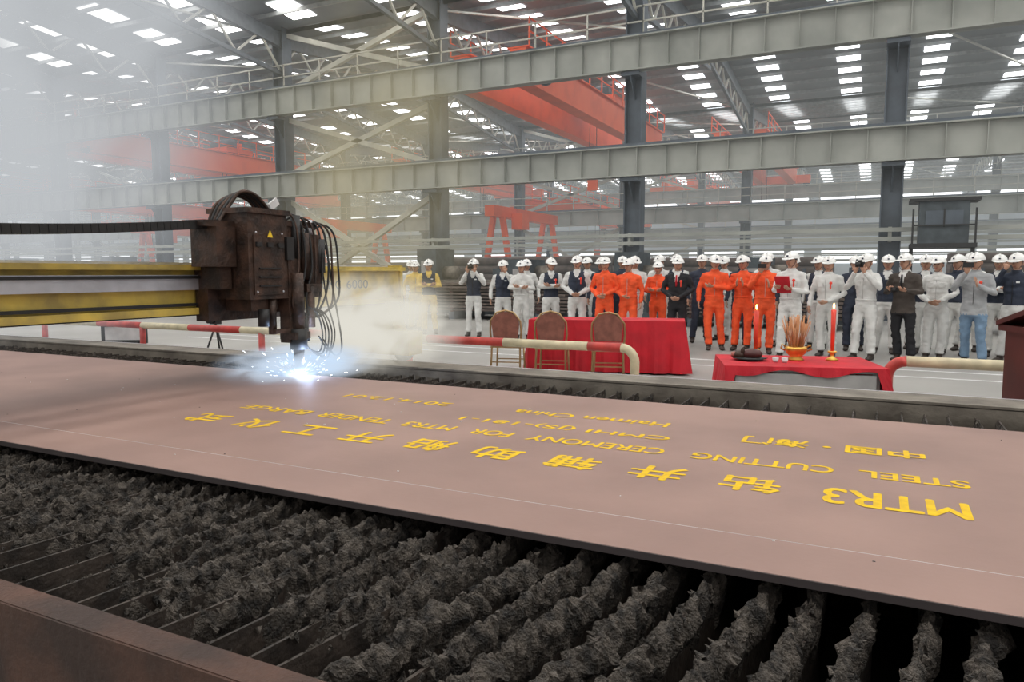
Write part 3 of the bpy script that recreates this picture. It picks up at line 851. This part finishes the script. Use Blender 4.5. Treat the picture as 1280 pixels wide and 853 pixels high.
W = 'worker'
PEOPLE = [
 (W,-10.3,15.3,'yellow','down','down',.98,None,0), (W,-9.55,14.75,'vest_over_tint','cross','cross',1.0,None,0),
 (W,-8.25,14.6,'vest','photo','photo',1.0,'camera',0), (W,-7.5,14.6,'vest','photo','down',.98,None,0),
 (W,-6.95,14.4,'white','cross','cross',.97,None,0), (W,-6.3,14.5,'vest','cross','cross',1.0,None,1),
 (W,-5.62,14.3,'vest','clasp','clasp',1.02,None,1), (W,-5.45,15.3,'dark','down','down',1.01,None,0),
 (W,-4.98,14.2,'orange','clasp','clasp',1.0,None,0), (W,-4.5,14.25,'orange','down','clasp',.98,None,0),
 (W,-4.02,14.7,'orange','cross','cross',.95,None,0), ('businessman',-3.45,14.0,'black','clasp','clasp',.99,None,1),
 (W,-3.3,15.4,'dark','down','down',1.03,None,0), (W,-2.78,14.1,'orange','cross','down',1.01,None,0),
 (W,-2.28,14.25,'orange','clap','clap',1.0,None,0), (W,-1.84,13.85,'orange','clap','photo',1.0,'phone',0),
 (W,-1.33,13.1,'white','read','read',1.02,'book',1), (W,-.80,13.8,'white','clasp','down',.98,None,1),
 (W,-.20,13.6,'white','photo','photo',1.0,'camera',0), (W,.12,14.8,'vest','down','down',1.0,None,0),
 ('businessman',.36,13.65,'brown','read','read',1.0,'handcam',0), (W,.72,15.0,'vest','down','cross',1.0,None,0),
 (W,.86,14.15,'white','clasp','clasp',.98,None,0), (W,1.2,15.0,'darkw','down','down',1.0,None,0),
 ('photographer',1.34,13.6,'grey','clap','photo',1.0,'phone',1), (W,1.82,15.1,'vest','cross','cross',1.0,None,0),
 (W,1.95,14.2,'darkw','down','face',1.0,None,0), (W,2.35,14.4,'dark','clasp','clasp',1.0,None,0),
 (W,2.9,14.2,'vest','clasp','clasp',1.0,None,0), (W,3.5,14.6,'white','down','down',1.0,None,0),
 (W,-10.9,16.0,'white','down','down',1.0,None,0), (W,-7.4,15.6,'white','down','down',1.0,None,0), (W,-6.0,15.9,'white','down','down',1.02,None,0),
 (W,-5.2,16.0,'dark','down','down',1.03,None,0), (W,-4.7,15.3,'white','cross','cross',1.02,None,0),
 (W,-4.35,16.0,'white','down','down',1.04,None,0), (W,-3.9,15.7,'vest','down','down',1.04,None,0),
 (W,-3.0,16.2,'white','down','down',1.02,None,0), (W,-2.5,15.4,'dark','down','down',1.02,None,0),
 (W,-2.0,15.3,'white','down','down',1.05,None,0), (W,-1.5,15.2,'dark','down','down',1.0,None,0),
 (W,-1.05,15.2,'vest','down','down',1.0,None,0), (W,-.42,15.1,'dark','down','down',1.0,None,0),
 (W,.45,16.0,'white','down','down',1.0,None,0), (W,1.5,16.0,'vest','down','down',1.03,None,0), (W,2.2,15.9,'white','down','down',1.0,None,0),
]
for (nm,x,y,of,pl,pr,s_,prop,rib) in PEOPLE:
    person(nm,x,y,of,pl,pr,s_,prop=prop,ribbon=bool(rib))

b = MB('floor_marking_tape')
for i in range(16):
    b.box((-6.2+i*.12, 9.0, .004), (.06,.12,.004), 'signy' if i%2 else 'blk')
for y in (11.6, 12.4): b.box((-4,y,.003),(20,.08,.003),'signw')
b.build()

# ------------------------------------------------------------------ smoke, haze & arc glow volumes
def vol_mat(name, density, col, L_, nscale=1.0, lo=.45, hi=.75, homog=False):
    m = bpy.data.materials.new(name); m.use_nodes = True
    nt = m.node_tree; N = nt.nodes; L = nt.links; N.clear()
    out = N.new('ShaderNodeOutputMaterial')
    ab = N.new('ShaderNodeVolumeAbsorption'); ab.inputs['Color'].default_value = (0,0,0,1)
    em = N.new('ShaderNodeEmission'); em.inputs['Color'].default_value = (*col,1)  # self-emission stands in for ambient light scattered by smoke and haze
    ad = N.new('ShaderNodeAddShader'); L.new(ab.outputs[0], ad.inputs[0]); L.new(em.outputs[0], ad.inputs[1])
    L.new(ad.outputs[0], out.inputs['Volume'])
    if homog:
        ab.inputs['Density'].default_value = density; em.inputs['Strength'].default_value = density*L_
        return m
    tc = N.new('ShaderNodeTexCoord')
    nz = N.new('ShaderNodeTexNoise'); nz.inputs['Scale'].default_value = nscale; nz.inputs['Detail'].default_value = 3
    nz.inputs['Distortion'].default_value = .8
    L.new(tc.outputs['Object'], nz.inputs['Vector'])
    mr = N.new('ShaderNodeMapRange'); mr.inputs['From Min'].default_value = lo; mr.inputs['From Max'].default_value = hi
    L.new(nz.outputs['Fac'], mr.inputs['Value'])
    ln = N.new('ShaderNodeVectorMath'); ln.operation = 'LENGTH'; L.new(tc.outputs['Object'], ln.inputs[0])
    fo = N.new('ShaderNodeMapRange'); fo.interpolation_type = 'SMOOTHSTEP'
    fo.inputs['From Min'].default_value = 1.0; fo.inputs['From Max'].default_value = 0.1
    L.new(ln.outputs['Value'], fo.inputs['Value'])
    mu = N.new('ShaderNodeMath'); mu.operation = 'MULTIPLY'; L.new(mr.outputs[0], mu.inputs[0]); L.new(fo.outputs[0], mu.inputs[1])
    d = N.new('ShaderNodeMath'); d.operation = 'MULTIPLY'; L.new(mu.outputs[0], d.inputs[0]); d.inputs[1].default_value = density
    L.new(d.outputs[0], ab.inputs['Density'])
    e = N.new('ShaderNodeMath'); e.operation = 'MULTIPLY'; L.new(d.outputs[0], e.inputs[0]); e.inputs[1].default_value = L_
    L.new(e.outputs[0], em.inputs['Strength'])
    return m
def smoke(name, c, r, material, rot=(0,0,0)):
    bm = MB(name)
    bm.ell((0,0,0),(1,1,1),'floor',20,12)
    ob = bm.build(); ob.data.materials.clear(); ob.data.materials.append(material)
    ob.location = c; ob.scale = r; ob.rotation_euler = rot
    return ob
smoke('smoke_cloud', (-9.3,5.4,4.1), (3.5,2.7,4.3), vol_mat('smoke_grey', 2.2, (.88,.92,.96), .60, 1.9, .34, .72), (0,.2,0))
smoke('smoke_plume', (-5.2,6.9,2.6), (1.8,1.2,2.7), vol_mat('smoke_yellowish', 1.2, (.95,.83,.50), .50, 2.2, .38, .75), (0.1,.15,0))
smoke('cutting_fume', (-3.80,4.95,1.02), (.85,1.05,.50), vol_mat('fume_white', 8.5, (.97,.94,.84), .78, 2.4, .38, .66))
smoke('ground_fume', (-3.72,4.05,.80), (.55,.75,.16), vol_mat('fume_low', 14, (.72,.84,1.0), .85, 2.6, .38, .66))
smoke('arc_blue_glow', (-3.76,4.13,.78), (.36,.46,.11), vol_mat('glow_blue', 14, (.42,.68,1.0), 1.5, 2.2, .32, .7))  # emissive volume painting the blue glow around the arc
smoke('arc_core_glow', (-3.74,4.05,.745), (.14,.14,.09), vol_mat('glow_core', 24, (.65,.82,1.0), 3.2, 2, 0, .4))  # emissive volume painting the bright centre of the arc's glow
b = MB('workshop_haze'); b.box((-41, 56.9, 6.05), (176, 79, 11.7), 'floor')
ob = b.build(); ob.data.materials.clear(); ob.data.materials.append(vol_mat('haze', .0075, (.84,.88,.86), .55, homog=True))

# ------------------------------------------------------------------ lights, world, camera
def lamp(kind, name, loc, energy, col, size=.1):
    l = bpy.data.lights.new(name, kind); l.energy = energy; l.color = col
    if kind == 'POINT': l.shadow_soft_size = size
    o = bpy.data.objects.new(name, l); o.location = loc; scene.collection.objects.link(o); return o
lamp('POINT','arc_light',(-3.70,4.08,.80),45,(.50,.66,1.0),.03)
w = bpy.data.worlds.new('World'); scene.world = w; w.use_nodes = True
bg = w.node_tree.nodes['Background']; bg.inputs[0].default_value = (.92,.91,.90,1); bg.inputs[1].default_value = .75

cam = bpy.data.cameras.new('Camera'); co = bpy.data.objects.new('Camera', cam); scene.collection.objects.link(co)
co.location = (0,0,1.45); co.rotation_euler = (math.radians(90-5.3), 0, math.radians(26.5))
cam.lens = 36*920/1280; cam.sensor_width = 36; cam.clip_end = 400; cam.clip_start = .05
scene.camera = co
